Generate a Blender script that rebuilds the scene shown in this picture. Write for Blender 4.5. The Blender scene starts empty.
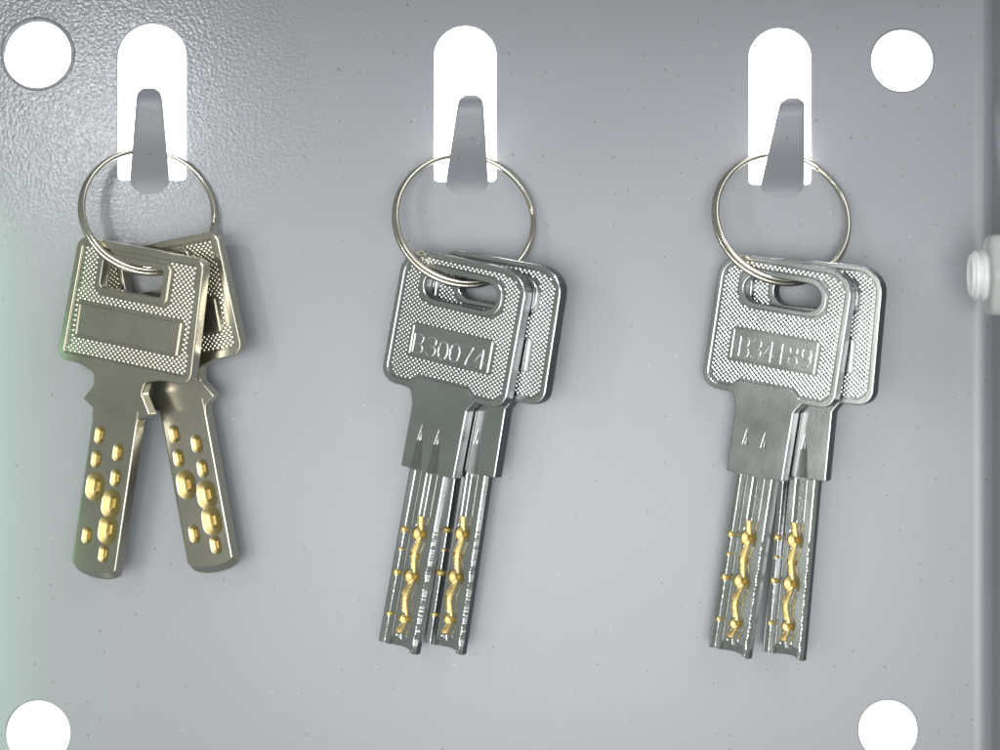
import bpy, math, random
from mathutils import Matrix, Vector, noise

# ------------------------------------------------------------------ units
# the panel is measured in fifths of a millimetre (1 unit = 0.2 mm): u right, v down, d towards the viewer
S = 0.0002
PU, PV, DIST = 650.0, 330.0, 2400.0          # where the lens axis meets the panel, and its distance
R = math.radians
random.seed(7)
scene = bpy.context.scene
C = scene.collection
COL = C.objects


def W(u, v, d=0.0):
    return Vector((u * S, -d * S, -v * S))


def at(u, v, d):
    """point at depth d in front of the panel that is seen over panel point (u, v)"""
    k = (DIST - d) / DIST
    return W(PU + (u - PU) * k, PV + (v - PV) * k, d)


# ------------------------------------------------------------------ camera
cam_data = bpy.data.cameras.new('camera')
cam = bpy.data.objects.new('camera', cam_data)
COL.link(cam)
cam.location = W(PU, PV, DIST)
cam.rotation_euler = (R(90), 0, 0)
cam_data.sensor_width = 36.0
cam_data.lens = DIST / 1000.0 * 36.0
cam_data.shift_x = (500 - PU) / 1000.0
cam_data.shift_y = (PV - 375) / 1000.0
cam_data.clip_start = 0.01
cam_data.clip_end = 20.0
cam_data.dof.use_dof = True
cam_data.dof.focus_distance = (DIST - 28) * S
cam_data.dof.aperture_fstop = 10.0
scene.camera = cam

# ------------------------------------------------------------------ world and lamps
world = bpy.data.worlds.new('World')
scene.world = world
world.use_nodes = True
bg = world.node_tree.nodes['Background']
bg.inputs['Color'].default_value = (0.60, 0.66, 0.62, 1)
bg.inputs['Strength'].default_value = 0.40

scene.view_settings.view_transform = 'Standard'
scene.view_settings.look = 'None'
scene.view_settings.exposure = 0.0
scene.view_settings.gamma = 1.0


def lamp(name, loc, target, size, size_y, power, color, spread=180):
    ld = bpy.data.lights.new(name, 'AREA')
    ld.shape = 'RECTANGLE'
    ld.size, ld.size_y = size * S, size_y * S
    ld.energy = power
    ld.color = color
    ld.spread = R(spread)
    o = bpy.data.objects.new(name, ld)
    COL.link(o)
    o.location = loc
    o.rotation_euler = (target - loc).to_track_quat('-Z', 'Y').to_euler()
    return o


# large softbox behind the camera (its sheen lies on the paint), a key from the left, a weak one upper right,
# a small one that sparkles in the rough corner, a green one low on the left
lamp('softbox', W(700, 720, 2600), W(680, 640, 0), 1400, 1150, 0.35, (0.98, 0.99, 1.0), spread=84)
lamp('key_lamp', W(-320, 760, 2000), W(560, 600, 0), 1250, 1250, 0.105, (1.0, 1.0, 0.97), spread=64)
lamp('fill_lamp', W(1450, -750, 1500), W(600, 400, 0), 900, 900, 0.36, (0.94, 0.95, 1.0))
lamp('small_lamp', W(-185, -10, 1200), W(110, 110, 0), 90, 90, 0.085, (0.95, 0.97, 1.0))
lamp('green_lamp', W(-75, 520, 110), W(-5, 520, 0), 60, 640, 0.0050, (0.42, 1.0, 0.58), spread=80)
lamp('backdrop_lamp', W(500, -900, -420), W(500, 300, -900), 1500, 400, 14.0, (1.0, 1.0, 1.0))


# ------------------------------------------------------------------ materials
def new_mat(name):
    m = bpy.data.materials.new(name)
    m.use_nodes = True
    nt = m.node_tree
    return m, nt, nt.nodes['Principled BSDF']


def node(nt, kind, **kw):
    n = nt.nodes.new(kind)
    for k, v in kw.items():
        if k.startswith('i_'):
            n.inputs[k[2:].replace('_', ' ')].default_value = v
        else:
            setattr(n, k, v)
    return n


def metal(name, base, rough, bump=0.15, bump_px=3.0, var=0.08, smudge=40.0):
    m, nt, b = new_mat(name)
    L = nt.links.new
    tc = node(nt, 'ShaderNodeTexCoord')
    n1 = node(nt, 'ShaderNodeTexNoise', i_Scale=1 / (smudge * S), i_Detail=4.0)
    n2 = node(nt, 'ShaderNodeTexNoise', i_Scale=1 / (bump_px * S), i_Detail=2.0)
    L(tc.outputs['Object'], n1.inputs['Vector'])
    L(tc.outputs['Object'], n2.inputs['Vector'])
    mr = node(nt, 'ShaderNodeMapRange')
    mr.inputs['To Min'].default_value = rough - var
    mr.inputs['To Max'].default_value = rough + var
    L(n1.outputs['Fac'], mr.inputs['Value'])
    L(mr.outputs['Result'], b.inputs['Roughness'])
    mc = node(nt, 'ShaderNodeMixRGB')
    mc.inputs['Color1'].default_value = (*[c * 0.9 for c in base], 1)
    mc.inputs['Color2'].default_value = (*base, 1)
    L(n1.outputs['Fac'], mc.inputs['Fac'])
    L(mc.outputs['Color'], b.inputs['Base Color'])
    b.inputs['Metallic'].default_value = 1.0
    bp = node(nt, 'ShaderNodeBump', i_Strength=bump, i_Distance=0.3 * S)
    L(n2.outputs['Fac'], bp.inputs['Height'])
    L(bp.outputs['Normal'], b.inputs['Normal'])
    return m


M_NICKEL = metal('warm_nickel', (0.60, 0.57, 0.475), 0.24, var=0.05)
M_CHROME = metal('nickel_plating', (0.63, 0.65, 0.63), 0.18, bump=0.12, bump_px=2.2)
M_EDGE = metal('milled_plating_painted_shade', (0.20, 0.20, 0.215), 0.36, bump=1.0, bump_px=2.0)  # milled key sides, base darkened to paint in shade between the keys
M_GOLD = metal('cut_brass', (0.54, 0.425, 0.185), 0.40, bump=0.5, bump_px=2.5)
M_WIRE = metal('ring_wire', (0.68, 0.64, 0.54), 0.22, bump=0.1, bump_px=6.0)
M_LETTER = metal('stamped_strokes', (0.80, 0.81, 0.80), 0.35, bump=0.8, bump_px=1.2)


def paint(name, peel_max, rough=0.36):
    m, nt, b = new_mat(name)
    L = nt.links.new
    tc = node(nt, 'ShaderNodeTexCoord')

    def noise_(px, detail=2.0, rough=0.5):
        n = node(nt, 'ShaderNodeTexNoise', i_Scale=1 / (px * S), i_Detail=detail, i_Roughness=rough)
        L(tc.outputs['Object'], n.inputs['Vector'])
        return n

    def specks(px, radius, share):
        """fac of small round specks, share = part of the cells that carry one"""
        v = node(nt, 'ShaderNodeTexVoronoi', voronoi_dimensions='2D', i_Scale=1 / (px * S))
        sw = node(nt, 'ShaderNodeSeparateXYZ')
        cb = node(nt, 'ShaderNodeCombineXYZ')
        wob = noise_(px * 0.12, 1.0)
        ad = node(nt, 'ShaderNodeVectorMath', operation='MULTIPLY_ADD')
        L(wob.outputs['Color'], ad.inputs[0])
        ad.inputs[1].default_value = (3 * S, 3 * S, 3 * S)
        L(tc.outputs['Object'], ad.inputs[2])
        L(ad.outputs[0], sw.inputs[0])
        L(sw.outputs['X'], cb.inputs['X'])
        L(sw.outputs['Z'], cb.inputs['Y'])
        L(cb.outputs[0], v.inputs['Vector'])
        sp = node(nt, 'ShaderNodeSeparateColor')
        L(v.outputs['Color'], sp.inputs['Color'])
        lim = node(nt, 'ShaderNodeMath', operation='MULTIPLY')
        L(sp.outputs['Green'], lim.inputs[0])
        lim.inputs[1].default_value = radius
        lt = node(nt, 'ShaderNodeMath', operation='LESS_THAN')
        L(v.outputs['Distance'], lt.inputs[0])
        L(lim.outputs[0], lt.inputs[1])
        gt = node(nt, 'ShaderNodeMath', operation='LESS_THAN')
        L(sp.outputs['Red'], gt.inputs[0])
        gt.inputs[1].default_value = share
        mu = node(nt, 'ShaderNodeMath', operation='MULTIPLY')
        L(lt.outputs[0], mu.inputs[0])
        L(gt.outputs[0], mu.inputs[1])
        return mu

    big = noise_(160, 3.0)
    base = node(nt, 'ShaderNodeMixRGB')
    base.inputs['Color1'].default_value = (0.220, 0.227, 0.249, 1)
    base.inputs['Color2'].default_value = (0.245, 0.252, 0.273, 1)
    L(big.outputs['Fac'], base.inputs['Fac'])
    dark = specks(17, 0.078, 0.28)
    mx = node(nt, 'ShaderNodeMixRGB')
    mx.inputs['Color2'].default_value = (0.10, 0.105, 0.11, 1)
    L(base.outputs['Color'], mx.inputs['Color1'])
    dm = node(nt, 'ShaderNodeMath', operation='MULTIPLY')
    dm.inputs[1].default_value = 0.75
    L(dark.outputs[0], dm.inputs[0])
    L(dm.outputs[0], mx.inputs['Fac'])
    pale = specks(13, 0.055, 0.08)
    mp = node(nt, 'ShaderNodeMixRGB')
    mp.inputs['Color2'].default_value = (0.55, 0.56, 0.58, 1)
    L(mx.outputs['Color'], mp.inputs['Color1'])
    pm = node(nt, 'ShaderNodeMath', operation='MULTIPLY')
    pm.inputs[1].default_value = 0.6
    L(pale.outputs[0], pm.inputs[0])
    L(pm.outputs[0], mp.inputs['Fac'])
    L(mp.outputs['Color'], b.inputs['Base Color'])
    b.inputs['Roughness'].default_value = 0.32
    b.inputs['Specular IOR Level'].default_value = 0.85
    # orange peel, rough where the spray was dry in the upper left corner
    peel = noise_(3.6, 2.0)
    fine = noise_(1.6, 1.0)
    sub = node(nt, 'ShaderNodeVectorMath', operation='DISTANCE')
    sub.inputs[1].default_value = W(140, 20, 0)
    wob = noise_(60, 3.0)
    ad = node(nt, 'ShaderNodeVectorMath', operation='MULTIPLY_ADD')
    L(wob.outputs['Color'], ad.inputs[0])
    ad.inputs[1].default_value = (120 * S, 0, 120 * S)
    L(tc.outputs['Object'], ad.inputs[2])
    L(ad.outputs[0], sub.inputs[0])
    mr = node(nt, 'ShaderNodeMapRange')
    mr.inputs['From Min'].default_value = 110 * S
    mr.inputs['From Max'].default_value = 270 * S
    mr.inputs['To Min'].default_value = peel_max
    mr.inputs['To Max'].default_value = 0.10
    L(sub.outputs['Value'], mr.inputs['Value'])
    bp = node(nt, 'ShaderNodeBump', i_Strength=0.9, i_Distance=0.55 * S)
    L(mr.outputs['Result'], bp.inputs['Strength'])
    mg = node(nt, 'ShaderNodeMapRange')
    mg.inputs['From Min'].default_value = 110 * S
    mg.inputs['From Max'].default_value = 270 * S
    mg.inputs['To Min'].default_value = 0.20 if peel_max > 0.5 else rough
    mg.inputs['To Max'].default_value = rough
    L(sub.outputs['Value'], mg.inputs['Value'])
    L(mg.outputs['Result'], b.inputs['Roughness'])
    bp2 = node(nt, 'ShaderNodeBump', i_Strength=0.12, i_Distance=0.5 * S)
    L(peel.outputs['Fac'], bp.inputs['Height'])
    L(fine.outputs['Fac'], bp2.inputs['Height'])
    L(bp.outputs['Normal'], bp2.inputs['Normal'])
    L(bp2.outputs['Normal'], b.inputs['Normal'])
    return m


M_PAINT = paint('grey_powder_paint', 1.0)
M_TONGUE = paint('grey_paint_on_hooks', 0.12, 0.5)


def plain(name, col, rough, bump=0.3, px=12):
    m, nt, b = new_mat(name)
    tc = node(nt, 'ShaderNodeTexCoord')
    n = node(nt, 'ShaderNodeTexNoise', i_Scale=1 / (px * S), i_Detail=3.0)
    nt.links.new(tc.outputs['Object'], n.inputs['Vector'])
    mc = node(nt, 'ShaderNodeMixRGB')
    mc.inputs['Color1'].default_value = (*[c * 0.85 for c in col], 1)
    mc.inputs['Color2'].default_value = (*col, 1)
    nt.links.new(n.outputs['Fac'], mc.inputs['Fac'])
    nt.links.new(mc.outputs['Color'], b.inputs['Base Color'])
    b.inputs['Roughness'].default_value = rough
    bp = node(nt, 'ShaderNodeBump', i_Strength=bump, i_Distance=0.5 * S)
    nt.links.new(n.outputs['Fac'], bp.inputs['Height'])
    nt.links.new(bp.outputs['Normal'], b.inputs['Normal'])
    return m


M_WHITE = plain('white_plastic', (0.80, 0.81, 0.80), 0.35)
M_NUT = plain('pale_green_nut', (0.50, 0.52, 0.50), 0.3)
M_BACK = plain('white_backdrop', (0.88, 0.88, 0.88), 0.9, px=400)


# ------------------------------------------------------------------ mesh helpers
class MB:
    """collects faces in (x, y, w) units: x right, y down, w towards the viewer"""

    def __init__(self):
        self.v, self.f, self.mi = [], [], []

    def add(self, verts, faces, mi=0):
        o = len(self.v)
        self.v += verts
        self.f += [tuple(i + o for i in f) for f in faces]
        self.mi += [mi] * len(faces)

    def add_mesh(self, me, mi=0):      # mesh already in (x, -w, -y) * S space
        self.add([(p.co.x / S, -p.co.z / S, -p.co.y / S) for p in me.vertices],
                 [tuple(p.vertices) for p in me.polygons], mi)

    def build(self, name, mats, parent=None, smooth=32, scale=1.0, sx=1.0):
        me = bpy.data.meshes.new(name)
        k = S * scale
        me.from_pydata([(x * k * sx, -w * k, -y * k) for x, y, w in self.v], [], self.f)
        mats = mats if isinstance(mats, (list, tuple)) else [mats]
        for m in mats:
            me.materials.append(m)
        if len(mats) > 1:
            me.polygons.foreach_set('material_index', self.mi)
        me.update()
        if smooth:
            me.shade_smooth()
            me.set_sharp_from_angle(angle=R(smooth))
        return link(name, me, parent)


def link(name, me, parent=None):
    o = bpy.data.objects.new(name, me)
    COL.link(o)
    if parent is not None:
        o.parent = parent
    return o


def empty(name, loc=(0, 0, 0), rot=None):
    o = bpy.data.objects.new(name, None)
    COL.link(o)
    o.empty_display_size = 0.005
    o.location = loc
    if rot is not None:
        o.rotation_euler = rot
    return o


def tag(o, label, cat, group=None, kind=None):
    if label:
        o['label'] = label
    if cat:
        o['category'] = cat
    if group:
        o['group'] = group
    if kind:
        o['kind'] = kind
    return o


def rounded(pts, n=7):
    """polygon [(x, y, r)] with filleted corners"""
    out = []
    N = len(pts)
    for i in range(N):
        p0, p1, p2 = Vector(pts[i - 1][:2]), Vector(pts[i][:2]), Vector(pts[(i + 1) % N][:2])
        r = pts[i][2] if len(pts[i]) > 2 else 0
        a, b = (p0 - p1), (p2 - p1)
        la, lb = a.length, b.length
        a.normalize(); b.normalize()
        ang = a.angle(b)
        if r <= 0 or ang > math.pi - 0.03:
            out.append(tuple(p1)); continue
        t = min(r / math.tan(ang / 2), la * 0.49, lb * 0.49)
        r = t * math.tan(ang / 2)
        cen = p1 + (a + b).normalized() * (r / math.sin(ang / 2))
        s, e = p1 + a * t - cen, p1 + b * t - cen
        tot = s.angle(e)
        sg = 1 if s.x * e.y - s.y * e.x > 0 else -1
        for k in range(n + 1):
            q = sg * tot * k / n
            out.append((cen.x + s.x * math.cos(q) - s.y * math.sin(q), cen.y + s.x * math.sin(q) + s.y * math.cos(q)))
    return out


def rect(x0, y0, x1, y1, r=0):
    return rounded([(x0, y0, r), (x1, y0, r), (x1, y1, r), (x0, y1, r)])


def circle(cx, cy, r, n=64):
    return [(cx + r * math.cos(2 * math.pi * i / n), cy + r * math.sin(2 * math.pi * i / n)) for i in range(n)]


def layer(loops, w0, w1, bevel=0.0, res=2):
    """solid between w0 and w1, filled between nested loops; returned as a mesh in (x,-w,-y)*S space"""
    cu = bpy.data.curves.new('outline', 'CURVE')
    cu.dimensions = '2D'
    cu.fill_mode = 'BOTH'
    for lp in loops:
        sp = cu.splines.new('POLY')
        sp.points.add(len(lp) - 1)
        for p, (x, y) in zip(sp.points, lp):
            p.co = (x, y, 0, 1)
        sp.use_cyclic_u = True
    cu.extrude = (w1 - w0) / 2 - bevel
    cu.bevel_depth = bevel
    cu.bevel_resolution = res
    cu.offset = -bevel
    ob = bpy.data.objects.new('outline', cu)
    COL.link(ob)
    bpy.context.view_layer.update()
    me = bpy.data.meshes.new_from_object(ob.evaluated_get(bpy.context.evaluated_depsgraph_get()))
    bpy.data.objects.remove(ob)
    mid = (w0 + w1) / 2
    for v in me.vertices:
        x, y, z = v.co
        v.co = (x * S, -(z + mid) * S, -y * S)
    return me


def add_layer(mb, loops, w0, w1, bevel=0.0, res=2, mi=0, side_mi=None):
    me = layer(loops, w0, w1, bevel, res)
    o = len(mb.v)
    mb.v += [(p.co.x / S, -p.co.z / S, -p.co.y / S) for p in me.vertices]
    for p in me.polygons:
        # +z of the curve became towards the viewer while y was flipped: reverse the winding
        vs = [i + o for i in reversed(p.vertices)]
        mb.f.append(tuple(vs))
        mb.mi.append(side_mi if (side_mi is not None and abs(p.normal.y) < 0.75) else mi)
    bpy.data.meshes.remove(me)


def tube(mb, pts, rad, seg=10, closed=False, cap=True):
    """round wire along 3D points (x, y, w); rad a number or list"""
    P = [Vector(p) for p in pts]
    n = len(P)
    rads = rad if isinstance(rad, (list, tuple)) else [rad] * n
    T = []
    for i in range(n):
        a = P[(i - 1) % n] if closed or i > 0 else P[i]
        b = P[(i + 1) % n] if closed or i < n - 1 else P[i]
        T.append((b - a).normalized())
    ref = Vector((0, 0, 1)) if abs(T[0].z) < 0.9 else Vector((1, 0, 0))
    nrm = (ref - T[0] * ref.dot(T[0])).normalized()
    verts = []
    for i in range(n):
        nrm = (nrm - T[i] * nrm.dot(T[i])).normalized()
        bi = T[i].cross(nrm)
        for k in range(seg):
            q = 2 * math.pi * k / seg
            verts.append(tuple(P[i] + (nrm * math.cos(q) + bi * math.sin(q)) * rads[i]))
    faces = []
    for i in range(n if closed else n - 1):
        j = (i + 1) % n
        for k in range(seg):
            l = (k + 1) % seg
            faces.append((i * seg + k, i * seg + l, j * seg + l, j * seg + k))
    if cap and not closed:
        faces.append(tuple(range(seg)))
        faces.append(tuple((n - 1) * seg + k for k in reversed(range(seg))))
    mb.add(verts, faces)


def inside(p, lp):
    x, y = p
    c = False
    j = len(lp) - 1
    for i in range(len(lp)):
        xi, yi = lp[i]; xj, yj = lp[j]
        if (yi > y) != (yj > y) and x < (xj - xi) * (y - yi) / (yj - yi) + xi:
            c = not c
        j = i
    return c


def knurl(mb, field, islands, pitch, w, height, margin=0.9, mi=0):
    xs = [p[0] for p in field]; ys = [p[1] for p in field]
    h = pitch * 0.5
    i = 0
    y = min(ys)
    while y < max(ys):
        x = min(xs) + (h if i % 2 else 0)
        while x < max(xs):
            corners = [(x - h * margin, y), (x, y - h * margin), (x + h * margin, y), (x, y + h * margin)]
            if all(inside(c, field) for c in corners) and not any(inside(c, q) for c in corners + [(x, y)] for q in islands):
                k = height * random.uniform(0.94, 1.06)
                rr = h * margin * 0.93
                vs, fs = [], []
                for q, (f_, z) in enumerate(((1.0, 0.0), (0.72, 0.59), (0.18, 1.0))):
                    for e in range(8):
                        an = math.pi * (e + 0.5) / 4
                        vs.append((x + rr * f_ * math.cos(an), y + rr * f_ * math.sin(an), w + k * z))
                for q in range(2):
                    for e in range(8):
                        g = (e + 1) % 8
                        fs.append((q * 8 + e, q * 8 + 8 + e, q * 8 + 8 + g, q * 8 + g))
                fs.append(tuple(range(16, 24)))
                mb.add(vs, fs, mi)
            x += pitch
        y += h
        i += 1


def height_blade(x0, x1, y0, y_end, step, hfun, back, key_fun):
    """blade as a height field; key_fun(x, y) names which part a face belongs to (0 = blade itself)"""
    nx = int((x1 - x0) / step)
    ny = int((max(y_end(x0), y_end(x1), y_end((x0 + x1) / 2)) - y0) / step)
    V = []
    for j in range(ny + 1):
        for i in range(nx + 1):
            x = x0 + (x1 - x0) * i / nx
            y = y0 + (y_end(x) - y0) * j / ny
            V.append((x, y, hfun(x, y)))
    parts = {}
    id_ = lambda i, j: j * (nx + 1) + i
    for j in range(ny):
        for i in range(nx):
            q = (id_(i, j), id_(i, j + 1), id_(i + 1, j + 1), id_(i + 1, j))
            cx = sum(V[k][0] for k in q) / 4
            cy = sum(V[k][1] for k in q) / 4
            parts.setdefault(key_fun(cx, cy), []).append(q)
    out = {}
    for key, fs in parts.items():
        mb = MB()
        used = {}
        verts = []
        for f in fs:
            for k in f:
                if k not in used:
                    used[k] = len(verts)
                    verts.append(V[k])
        mb.add(verts, [tuple(used[k] for k in f) for f in fs])
        out[key] = mb
    # side walls and back
    rim = [id_(i, 0) for i in range(nx)] + [id_(nx, j) for j in range(ny)] + \
          [id_(i, ny) for i in range(nx, 0, -1)] + [id_(0, j) for j in range(ny, 0, -1)]
    n = len(rim)
    vs = [V[k] for k in rim] + [(V[k][0], V[k][1], back) for k in rim]
    fs = [(i, (i + 1) % n, n + (i + 1) % n, n + i) for i in range(n)]
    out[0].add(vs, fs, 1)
    out[0].add([(V[k][0], V[k][1], back) for k in rim], [tuple(range(n))], 0)
    return out


# ------------------------------------------------------------------ setting: white backdrop behind the panel
mb = MB()
mb.add([(-2500, -2500, -900), (3500, -2500, -900), (3500, 3500, -900), (-2500, 3500, -900)], [(3, 2, 1, 0)])
tag(mb.build('backdrop', M_BACK, smooth=0), None, None, kind='structure')

# ------------------------------------------------------------------ sheet metal panel with slots, holes, pressed hooks and a folded side
T_P = 7.0
panel = empty('metal_panel', W(0, 0, 0))
tag(panel, 'grey painted sheet metal panel with round holes, slots and three pressed hooks', 'panel')


def slot(x0, x1, top, bot):
    r = (x1 - x0) / 2
    cx = (x0 + x1) / 2
    k = 0.97
    pts = []
    for i in range(33):
        a = math.pi * i / 32
        pts.append((cx - r * math.cos(a), top + r * k - r * k * math.sin(a)))
    pts += rounded([(x1, bot - 12, 0), (x1, bot, 4), (x0, bot, 4), (x0, bot - 12, 0)])[1:-1]
    return pts


SLOTS = [(118, 186, 24, 180), (434, 496, 26, 181), (749, 811, 28, 184)]
HOLES = [(38, 54, 32.5), (902, 60.5, 30.5), (38, 733, 32), (888, 730, 29.5)]
XR = 974.0                                   # where the fold towards the viewer starts
mb = MB()
loops = [[(-320, -320), (XR + 6, -320), (XR + 6, 1060), (-320, 1060)]]
for s in SLOTS:
    loops.append(slot(*s))
for h in HOLES:
    loops.append(circle(*h))
add_layer(mb, loops, -T_P, 0.0, bevel=1.3, res=3)
# burr left by the punch around the upper left hole
tube(mb, [(38 + 35.2 * math.cos(a), 54 + 35.2 * math.sin(a), 0.2 + 0.7 * math.sin(a * 3 + 1)) for a in
          [2 * math.pi * i / 72 for i in range(72)]], 1.9, 8, closed=True)
tube(mb, [(902 + 31.6 * math.cos(a), 60.5 + 31.6 * math.sin(a), -0.5) for a in
          [2 * math.pi * i / 72 for i in range(72)]], 1.2, 8, closed=True)
mb.build('back_sheet', M_PAINT, panel, smooth=35)

# folded side: inner bend then a wall towards the viewer
mb = MB()
prof = [(XR - 3, 0.03)]
rb = 18.0
for i in range(13):
    a = math.pi / 2 * i / 12
    prof.append((XR + rb * math.sin(a), rb - rb * math.cos(a) + 0.03))
prof += [(XR + rb + 105, 260), (XR + rb + 105 + T_P, 260), (XR + rb + T_P, 2), (XR + rb, -T_P + 0.1), (XR + 6.2, -T_P + 0.1), (XR + 6.2, -0.5), (XR - 3, -0.5)]
ys = [-320 + 23 * i for i in range(61)]
n = len(prof)
vs, fs = [], []
for y in ys:
    vs += [(x, y, w) for x, w in prof]
for j in range(len(ys) - 1):
    for i in range(n):
        k = (i + 1) % n
        fs.append((j * n + i, (j + 1) * n + i, (j + 1) * n + k, j * n + k))
mb.add(vs, fs)
mb.build('folded_side', M_PAINT, panel, smooth=40)
mb = MB()  # unseen flap above the view, added to shade the top of the panel
mb.add([(u, v, w) for w in (0.05, 150) for u, v in ((-320, -48), (XR + rb + T_P, -48), (XR + rb + T_P, -55), (-320, -55))],
       [(0, 1, 2, 3), (7, 6, 5, 4), (0, 4, 5, 1), (1, 5, 6, 2), (2, 6, 7, 3), (3, 7, 4, 0)])
mb.build('added_shade_flap', M_PAINT, panel, smooth=0)


def hook(bx0, bx1, by, tx0, tx1, ty, depth):
    """tongue pressed out of the sheet: base edge at by, tip at ty standing depth in front"""
    mb = MB()
    prof = []                                   # (t 0..1 along, v, d) of the front face, bend first
    n = 26
    for i in range(n + 1):
        t = i / n
        v = by + 12 - (by + 12 - ty) * t
        # smooth start out of the plane, straight rise, tip rolled over towards the top
        d = 0.04 + depth * (0.115 * (1 - math.cos(math.pi * min(t, 0.62) / 0.62)) + 0.5 * (2.5 * t * t if t < 0.2 else t - 0.1))
        if t > 0.80:
            d -= ((t - 0.80) / 0.20) ** 2.4 * depth * 0.20
        prof.append((t, v, d))
    th = 5.0
    m = 10
    rows = []
    for t, v, d in prof:
        k = max(0.0, (t - 0.14) / 0.86)
        a0 = bx0 + (tx0 - bx0) * k
        a1 = bx1 + (tx1 - bx1) * k
        # rounded tip corners
        if t > 0.90:
            q = (t - 0.90) / 0.10
            ins = 6.0 * (1 - math.sqrt(max(0, 1 - q * q)))
            a0 += ins; a1 -= ins
        if t < 0.14:
            q = (1 - t / 0.14) ** 2 * 11
            a0 += q; a1 -= q
        row = []
        for i in range(m + 1):
            s = i / m
            e = 1 - min(s, 1 - s) * m / 1.2
            drop = 1.2 * max(0, e) ** 2 * min(1, t * 6)
            p = at(a0 + (a1 - a0) * s, v, d - drop)
            row.append((p.x / S, -p.z / S, -p.y / S))
        rows.append(row)
    vs = []
    for r_ in rows:
        vs += r_
    nb = len(vs)
    for r_ in rows:
        vs += [(x, y + 2.0, w - th) for x, y, w in r_]
    w_ = m + 1
    fs = []
    for j in range(n):
        for i in range(m):
            a = j * w_ + i
            fs.append((a, a + 1, a + 1 + w_, a + w_))
            fs.append((nb + a, nb + a + w_, nb + a + 1 + w_, nb + a + 1))
    for j in range(n):
        a = j * w_
        fs.append((a, a + w_, nb + a + w_, nb + a))
        a += m
        fs.append((a, nb + a, nb + a + w_, a + w_))
    for i in range(m):
        a = n * w_ + i
        fs.append((a, a + 1, nb + a + 1, nb + a))
    mb.add(vs, fs)
    return mb.build('hook', M_TONGUE, panel, smooth=50)


hook(130, 169, 182, 137, 161, 88, 64)
hook(446, 488, 183, 459, 483, 95, 64)
hook(761, 804, 186, 781, 805, 98, 64)

# ------------------------------------------------------------------ bolt on the folded side
bolt = empty('bolt', W(XR + rb + 39, 278, 118))
tag(bolt, 'blurred bolt with white ribbed end and pale green nut on the right edge', 'bolt')


def turned(name, prof, mat, parent, seg=48, hexa=False):
    """lathe along -u from the side wall; prof = [(distance from wall, radius)]"""
    mb = MB()
    vs, fs = [], []
    for h, r_ in prof:
        for k in range(seg):
            q = 2 * math.pi * k / seg
            rr = r_
            if hexa:
                rr = r_ * math.cos(math.pi / 6) / math.cos((q + math.pi / 6) % (math.pi / 3) - math.pi / 6)
                rr = min(rr, r_ * 0.97)
            vs.append((-h, rr * math.cos(q), rr * math.sin(q)))
    for j in range(len(prof) - 1):
        for k in range(seg):
            l = (k + 1) % seg
            fs.append((j * seg + k, j * seg + l, (j + 1) * seg + l, (j + 1) * seg + k))
    fs.append(tuple((len(prof) - 1) * seg + k for k in range(seg)))
    mb.add(vs, fs)
    return mb.build(name, mat, parent, smooth=40)


turned('nut', [(0, 40), (0.5, 44), (56.5, 44), (59.5, 41.5), (61.5, 36), (61.5, 22)], M_NUT, bolt, hexa=True)
turned('ribbed_end', [(60, 24), (64, 24.5), (65.6, 24), (67, 21.5), (68.2, 21.5), (69.4, 23.6), (72, 23.8), (73.4, 23), (74.4, 20.8),
                      (76.4, 20), (77.4, 18), (77.6, 12), (77.6, 1)], M_WHITE, bolt)


# ------------------------------------------------------------------ key rings
def ring(cu_, cv_, rad, yaw, pitch, top_d, cut_deg, label):
    """split ring of two coils; top passes between hook and sheet"""
    cd = top_d + rad * math.sin(pitch)
    root = empty('key_ring', at(cu_, cv_, cd))
    rad_w = rad * (DIST - cd) / DIST
    M = Matrix.Rotation(yaw, 3, 'Z') @ Matrix.Rotation(-pitch, 3, 'X')
    root.rotation_euler = M.to_euler()
    tag(root, label, 'key ring', 'split rings on the three hooks')
    mb = MB()
    N = 260
    wr = 2.7
    pts = []
    turns = 1.97
    for i in range(N + 1):
        t = i / N
        a = R(cut_deg) + 2 * math.pi * turns * t
        # two flat coils with one crossing step
        s = (t * turns) % 1.0
        lane = 0 if t * turns < 0.93 else (1 if t * turns > 1.05 else (t * turns - 0.93) / 0.12)
        off = (lane - 0.5) * wr * 2.0
        rr = rad_w + (0.5 - lane) * 1.6
        pts.append((rr * math.cos(a), rr * math.sin(a), off))
    tube(mb, pts, [wr * (0.75 if i in (0, N) else 1) for i in range(N + 1)], 12)
    mb.build('coil', M_WIRE, root, smooth=60)
    return root


# the coil is a single wire: fold it into its top-level object
def single(root):
    ch = [o for o in COL if o.parent == root][0]
    ch.parent = None
    ch.location = root.location
    ch.rotation_euler = root.rotation_euler
    nm = root.name
    for k in root.keys():
        ch[k] = root[k]
    bpy.data.objects.remove(root)
    ch.name = 'key_ring'
    return ch


single(ring(148.5, 210.5, 65.5, R(20), R(20), 7.6, 20, 'thin steel ring on the leftmost hook carrying the two bronze toned keys'))
single(ring(464.8, 219.0, 69.5, R(13), R(20), 7.6, 5, 'double coiled steel ring on the middle hook carrying keys stamped B30074'))
single(ring(782.3, 217.5, 69.0, R(13), R(20), 7.6, -40, 'double coiled steel ring on the rightmost hook carrying keys stamped B34189'))

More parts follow.
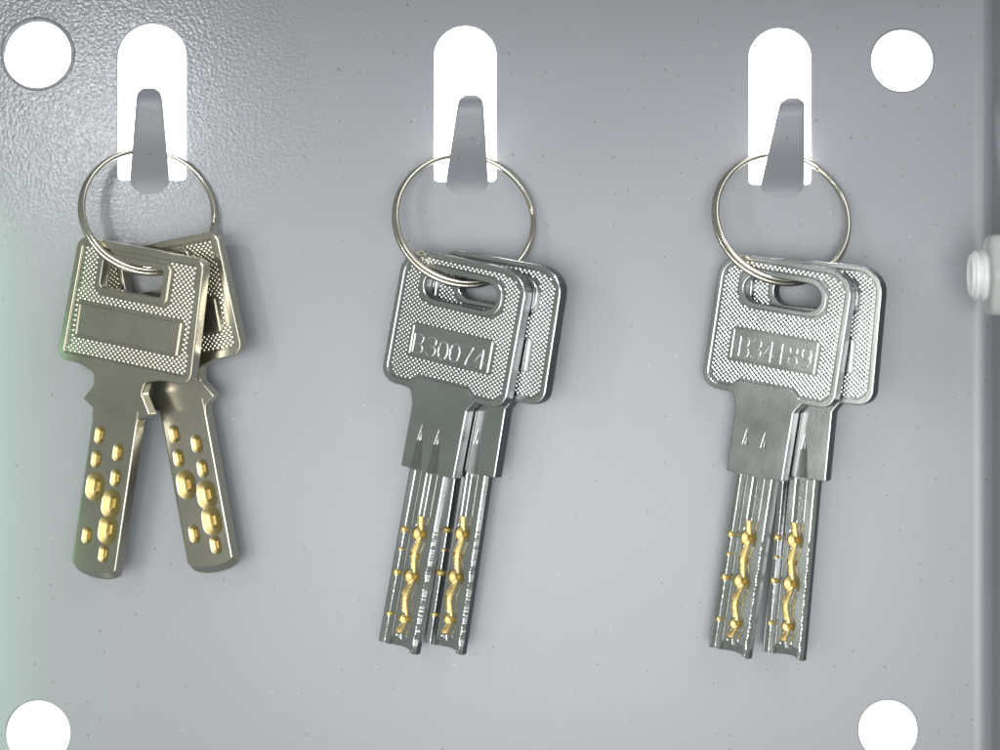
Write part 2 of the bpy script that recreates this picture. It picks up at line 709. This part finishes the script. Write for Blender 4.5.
# ------------------------------------------------------------------ square-headed bronze toned dimple key
TA = 6.8                                       # half thickness
K_ = 1.0
KB = 0.988
A_out = rounded([(-70, -61.5, 11), (70, -61.5, 11), (75, 61.5, 12), (43, 62, 8), (26, 67, 6), (24, 79, 4), (36, 97, 1.5),
                 (25, 104, 2), (24, 112, 0), (-26, 112, 0), (-27, 102, 2), (-39, 95, 1.5), (-30, 80, 4), (-31, 68, 7), (-49, 62, 8), (-75, 61.5, 12)])
A_hole = rect(-39, -44, 29, -16, 4)
A_frame = rect(-45, -50, 35.5, -10, 6)
A_field = rounded([(-63.5, -54, 3), (63.5, -54, 3), (68, 53.5, 3), (-68, 53.5, 3)])
A_plate_o = rect(-59, 3, 55, 36, 1)
A_plate_i = rect(-57.2, 4.8, 53.2, 34.2, 0.6)


def mesh_once(cache, key, make):
    if key not in cache:
        cache[key] = make()
    return cache[key]


cache = {}


def bow_a():
    mb = MB()
    F = TA
    add_layer(mb, [A_out, A_hole], -TA, F - 1.4, bevel=0.8, mi=0, side_mi=1)
    add_layer(mb, [A_out, A_field], F - 1.9, F, bevel=0.9, mi=0)
    add_layer(mb, [A_frame, A_hole], F - 1.9, F - 0.1, bevel=0.6, mi=0)
    add_layer(mb, [A_plate_o, A_plate_i], F - 1.9, F + 0.1, bevel=0.5, mi=0)
    knurl(mb, A_field, [A_frame, A_plate_o], 5.0, F - 1.42, 0.56, margin=0.96)
    return mb


SMALL_A = [(-14.5, 127), (8, 140), (-14.5, 151), (9.5, 165), (-12.5, 227), (8.5, 241)]      # (x, y) small dimples
BIG_A = [(-11.5, 178), (8.5, 191), (9, 217)]


def dimple_w(x, y, cx, cy, big):
    half = 4.2 if big else 3.4                   # drilled twice: a short slot of cones
    rad = 10.6 if big else 5.9
    yy = max(abs(y - cy) - half, 0)
    r_ = math.hypot(x - cx, yy)
    depth = 4.0 if big else 2.8
    return TA + 0.06 - depth * (1 - r_ / rad) - 0.8 * max(0.0, 0.3 * rad - r_)


ALL_A = [(x, y, False) for x, y in SMALL_A] + [(x, y, True) for x, y in BIG_A]


def a_end(x):
    q = (x + 1) / 25.0
    return 262 + 8.5 * math.sqrt(max(0, 1.02 - q * q)) - 2.5


def a_h(x, y):
    w = TA + 0.06
    for cx, cy, b_ in ALL_A:
        w = min(w, dimple_w(x, y, cx, cy, b_))
    e = a_end(x) - y
    if e < 7:
        w = min(w, TA + 0.06 - (7 - e) * 1.1)
    for ex in (x + 26, 24 - x):
        if ex < 1.0:
            w = min(w, TA - (1.0 - ex) * 0.9)
    return w


def a_key(x, y):
    best, bi = TA - 0.12, 0
    for i, (cx, cy, b_) in enumerate(ALL_A):
        h = dimple_w(x, y, cx, cy, b_)
        if h < best:
            best, bi = h, i + 1
    return bi


def copy_tree(o, parent=None):
    c = o.copy()
    COL.link(c)
    if parent is not None:
        c.parent = parent
        c.matrix_parent_inverse = o.matrix_parent_inverse.copy()
    for ch in [q for q in list(COL) if q.parent == o]:
        copy_tree(ch, c)
    return c


def place(root, u, v, d, roll, yaw, pitch):
    root.location = at(u, v, d)
    M = Matrix.Rotation(R(-yaw / 2), 3, 'Z') @ Matrix.Rotation(R(roll), 3, 'Y') @ Matrix.Rotation(R(-yaw / 2), 3, 'Z') @ Matrix.Rotation(R(pitch), 3, 'X')
    root.rotation_euler = M.to_euler()
    return root


keyA = empty('key')
bow_a().build('bow', [M_NICKEL, M_NICKEL], keyA, smooth=12, scale=K_)
parts = height_blade(-26, 24, 97, a_end, 0.45, a_h, -TA, a_key)
blade = parts[0].build('blade', [M_NICKEL, M_NICKEL], keyA, smooth=28, scale=K_)
for i in sorted(k for k in parts if k):
    parts[i].build('dimple', M_GOLD, blade, smooth=28, scale=K_)
mb = MB()
add_layer(mb, [rect(-57.4, 4.6, 53.4, 34.4, 0.4)], TA - 1.6, TA - 0.75, bevel=0.15)
mb.build('blank_plate', M_NICKEL, keyA, smooth=28, scale=K_)
keyA2 = copy_tree(keyA)
GK = 'keys hanging in pairs from the rings'
tag(place(keyA, 135.3, 309.8, 60, 10.3, 18, 3), 'bronze toned square headed key with blank name plate, front of the leftmost pair', 'key', GK)
tag(place(keyA2, 167.5, 304.5, 37, -9.8, 18, 2), 'bronze toned square headed key tilted right, mostly hidden behind its twin on the leftmost ring', 'key', GK)

# ------------------------------------------------------------------ chrome track key with a rounded head
TB = 7.8
SXB = 1.16
B_out = rounded([(-62, -68, 25), (62, -68, 25), (62, 68, 25), (33, 68, 3), (27, 78, 5), (26.5, 147, 1.5), (-26.5, 147, 1.5),
                 (-26.5, 84, 8), (-31, 69, 7), (-62, 68, 25)])
B_hole = rect(-36, -50, 36, -22, 13.5)
B_frame = rounded([(-41, -49, 15), (-30, -56, 8), (41, -56, 18), (41, -17, 16), (-41, -17, 16)])
B_field = rounded([(-57, -62.5, 20), (57, -62.5, 20), (57, 62.5, 20), (30, 62.5, 2), (23, 56, 3), (-28, 56, 3), (-33, 62.5, 2), (-57, 62.5, 20)])
B_plate_o = rect(-40, 5, 39.5, 37, 1)
B_plate_i = rect(-38.4, 6.6, 38, 35.4, 0.6)
SLOT1 = [(-12.8, 107), (-10.6, 118), (-7.2, 149), (-17, 149), (-14.6, 118)]
SLOT2 = [(4.2, 107), (6.4, 118), (9.6, 149), (0, 149), (2.4, 118)]


def bow_b():
    mb = MB()
    F = TB
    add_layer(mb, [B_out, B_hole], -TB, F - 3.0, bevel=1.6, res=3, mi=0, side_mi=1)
    rim = [p for p in B_out]
    # rim and neck face; the two groove run-outs are open towards the blade
    neck = [p for p in rim]
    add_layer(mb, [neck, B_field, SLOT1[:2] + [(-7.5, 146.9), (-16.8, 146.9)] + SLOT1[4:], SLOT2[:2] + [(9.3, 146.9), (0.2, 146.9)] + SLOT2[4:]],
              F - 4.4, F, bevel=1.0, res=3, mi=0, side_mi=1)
    # the run-outs of the two grooves: V shaped troughs
    for (tx, ty), x0, x1 in (((-12.8, 107), -16.9, -7.4), ((4.2, 107), 0.1, 9.4)):
        for q in range(6):
            t0, t1 = q / 6, (q + 1) / 6
            row = []
            for t in (t0, t1):
                y = ty + (147 - ty) * t
                row += [(tx + (x0 - tx) * t, y, F - 0.4), (tx + (x0 - tx) * t + (x1 - x0) * t * 0.55, y, F - 0.5 - 3.6 * t), (tx + (x1 - tx) * t, y, F - 0.4)]
            mb.add(row, [(0, 3, 4, 1), (1, 4, 5, 2)], 0)
    add_layer(mb, [B_field, B_hole], F - 3.2, F - 1.32, bevel=0.0, mi=0, side_mi=1)
    add_layer(mb, [B_frame, B_hole], F - 3.2, F - 0.15, bevel=0.9, mi=0, side_mi=1)
    add_layer(mb, [B_plate_o, B_plate_i], F - 3.2, F - 0.1, bevel=0.4, mi=0)
    knurl(mb, B_field, [B_frame, B_plate_o], 4.35, F - 1.33, 0.44, margin=0.94)
    return mb


TRACK = [(1.0, 192), (3.0, 209), (0.9, 231), (3.4, 253), (-0.6, 275), (3.6, 296), (0.4, 311)]
CONES = [(3.0, 209.4, 8.4), (1.8, 232, 5.0), (3.0, 253, 8.6), (0.3, 275, 4.4), (3.2, 296, 6.6)]
LEFT = [(-13.0, 209, 4.4), (-13.2, 229, 2.6), (-12.6, 252.6, 4.8), (-12.8, 295, 3.6)]
FB = 5.6                                       # blade face
BACK_B = -5.6


def track_x(y):
    for (xa, ya), (xb, yb) in zip(TRACK, TRACK[1:]):
        if ya <= y <= yb:
            t = (1 - math.cos(math.pi * (y - ya) / (yb - ya))) / 2
            return xa + (xb - xa) * t
    return 0.0


def b_cut(x, y):
    w = 99
    if y > 180 and -20 < x < 14:
        if y < 320:
            dmin = abs(x - track_x(y)) if TRACK[0][1] < y < TRACK[-1][1] else 9
            half = 1.9 + 0.4 * math.sin(y * 0.31)
            if dmin < half + 1.5:
                w = min(w, FB - 4.1 + max(0, dmin - 0.8) * 0.7)
        for cx, cy, r_ in CONES + LEFT:
            q = math.hypot((x - cx) * 1.1, y - cy)
            if q < r_:
                dp = 4.2 if r_ > 6 else 2.8
                deep = 1.3 * max(0.0, 0.36 * r_ - q)          # the drill point
                w = min(w, FB - 2.6 - 0.55 * dp * (1 - q / r_) - deep)
    return w


def groove(x, a, b, wall, depth):
    return depth * max(0.0, min(1.0, (x - a) / wall, (b - x) / wall))


def b_base(x, y):
    w = FB
    # left groove
    g = groove(x, -17.0, -6.4, 3.0, 3.2)
    # main groove, its right bank milled to a wavy line lower down
    k = max(0.0, min(1.0, (y - 190) / 14)) * max(0.0, min(1.0, (318 - y) / 6))
    left = -1.3 - 1.2 * k
    right = 9.6 + k * (1.6 * math.sin((y - 200) * 0.145) - 1.0)
    g = max(g, groove(x, left, right, 3.2, 3.4))
    w -= g
    w += 0.04 * noise.noise(Vector((x * 0.5, y * 0.35, 3.0))) if g > 1 else 0
    # bevelled right flank with milling chatter, thin left bevel
    e = 18.8 - x
    lim = 3.0 + (0.9 * noise.noise(Vector((y * 0.12, 0, 1))) + 0.25 * noise.noise(Vector((y * 0.5, 4, 1))) if y > 200 else 0)
    if e < lim:
        w -= (lim - e) * 0.95
    e = x + 18.8
    if e < 0.9:
        w -= (0.9 - e) * 0.9
    # nose: ramp at the end of the middle
    if x > -8:
        ed = b_end(x) - y
        if ed < 11:
            ww = FB - 1.0 - (11 - ed) * 0.55
            if x < 13.5:
                w = min(w, ww)
    return w


def b_end(x):
    q = (x + 18.8) / 37.6
    return 324.5 + 3.5 * q - 2.0 * math.exp(-((x - 4) / 8) ** 2)


def b_h(x, y):
    return min(b_base(x, y), b_cut(x, y))


def b_key(x, y):
    c = b_cut(x, y)
    if c < b_base(x, y) + 0.02:
        return 2 if x < -7.5 else 1
    return 0


STROKES = {
    'B': [[(0, 0), (0, 1)], [(0, 0), (.55, 0), (.75, .1), (.78, .25), (.7, .42), (.5, .48), (0, .48)], [(.5, .48), (.75, .58), (.85, .75), (.75, .93), (.55, 1), (0, 1)]],
    '3': [[(.05, .15), (.25, .0), (.55, 0), (.78, .12), (.78, .33), (.6, .46), (.35, .47)], [(.6, .46), (.82, .6), (.82, .82), (.6, 1), (.25, 1), (.0, .85)]],
    '0': [[(.4, 0), (.12, .12), (0, .38), (0, .64), (.12, .9), (.4, 1), (.68, .9), (.8, .64), (.8, .38), (.68, .12), (.4, 0)]],
    '7': [[(0, 0), (.8, 0), (.55, .4), (.38, .7), (.3, 1)]],
    '4': [[(.62, 1), (.62, 0), (0, .68), (.85, .68)]],
    '1': [[(.1, .22), (.42, 0), (.42, 1)]],
    '8': [[(.4, .47), (.12, .36), (.08, .14), (.4, 0), (.72, .14), (.68, .36), (.4, .47), (.08, .6), (.0, .82), (.4, 1), (.8, .82), (.72, .6), (.4, .47)]],
    '9': [[(.78, .34), (.62, .54), (.36, .6), (.1, .48), (.02, .28), (.14, .08), (.4, 0), (.68, .08), (.8, .34), (.78, .66), (.62, .9), (.36, 1), (.1, .92)]],
}


def lettering(text, parent, x0, x1, y0, y1, w):
    mb = MB()
    n = len(text)
    adv = (x1 - x0) / n
    for i, ch in enumerate(text):
        gx = x0 + adv * i + random.uniform(-.4, .4)
        gy = y0 + random.uniform(-.5, .5)
        for st in STROKES[ch]:
            pts = []
            for a, b in zip(st, st[1:]):
                for k in range(5):
                    t = k / 5
                    pts.append((a[0] + (b[0] - a[0]) * t, a[1] + (b[1] - a[1]) * t))
            pts.append(st[-1])
            P = [(gx + px * adv * 0.92 + random.uniform(-.12, .12), gy + py * (y1 - y0) + random.uniform(-.12, .12), w + random.uniform(-.15, .15)) for px, py in pts]
            tube(mb, P, [random.uniform(.42, .68) for _ in P], 6)
    return mb.build('lettering', M_LETTER, parent, smooth=50, scale=KB, sx=SXB)


keyB = empty('key')
bow_b().build('bow', [M_CHROME, M_EDGE], keyB, smooth=12, scale=KB, sx=SXB)
bp = height_blade(-18.8, 18.8, 146.6, b_end, 0.45, b_h, BACK_B, b_key)
bl = bp[0].build('blade', [M_CHROME, M_EDGE], keyB, smooth=28, scale=KB, sx=SXB)
bp[1].build('dimple_track', M_GOLD, bl, smooth=28, scale=KB, sx=SXB)
bp[2].build('dimple', M_GOLD, bl, smooth=28, scale=KB, sx=SXB)
mb = MB()
add_layer(mb, [rect(-38.6, 6.4, 38.2, 35.6, 0.4)], TB - 3.0, TB - 1.1, bevel=0.15)
plate = mb.build('number_plate', M_CHROME, keyB, smooth=28, scale=KB, sx=SXB)
keyB2 = copy_tree(keyB)
keyC = copy_tree(keyB)
keyC2 = copy_tree(keyB)
plC = [o for o in COL if o.parent == keyC and o.name.startswith('number_plate')][0]
lettering('B30074', plate, -36.0, 37.5, 15.5, 34.0, TB - 1.0)
lettering('B34189', plC, -32.0, 37.5, 12.5, 33.0, TB - 1.0)
tag(place(keyB, 457.5, 327, 58, 11.8, 25, 2), 'silver round cornered key stamped B30074 with brass cuts, front of the middle pair', 'key', GK)
tag(place(keyB2, 493.5, 326, 55, 9.9, 25, 2), 'silver key behind the key stamped B30074 on the middle ring', 'key', GK)
tag(place(keyC, 779.5, 329.5, 58, 9.6, 26, 2), 'silver round cornered key stamped B34189 with brass cuts, front of the rightmost pair', 'key', GK)
tag(place(keyC2, 812.5, 330, 54, 5.8, 26, 2), 'silver key behind the key stamped B34189 on the rightmost ring', 'key', GK)
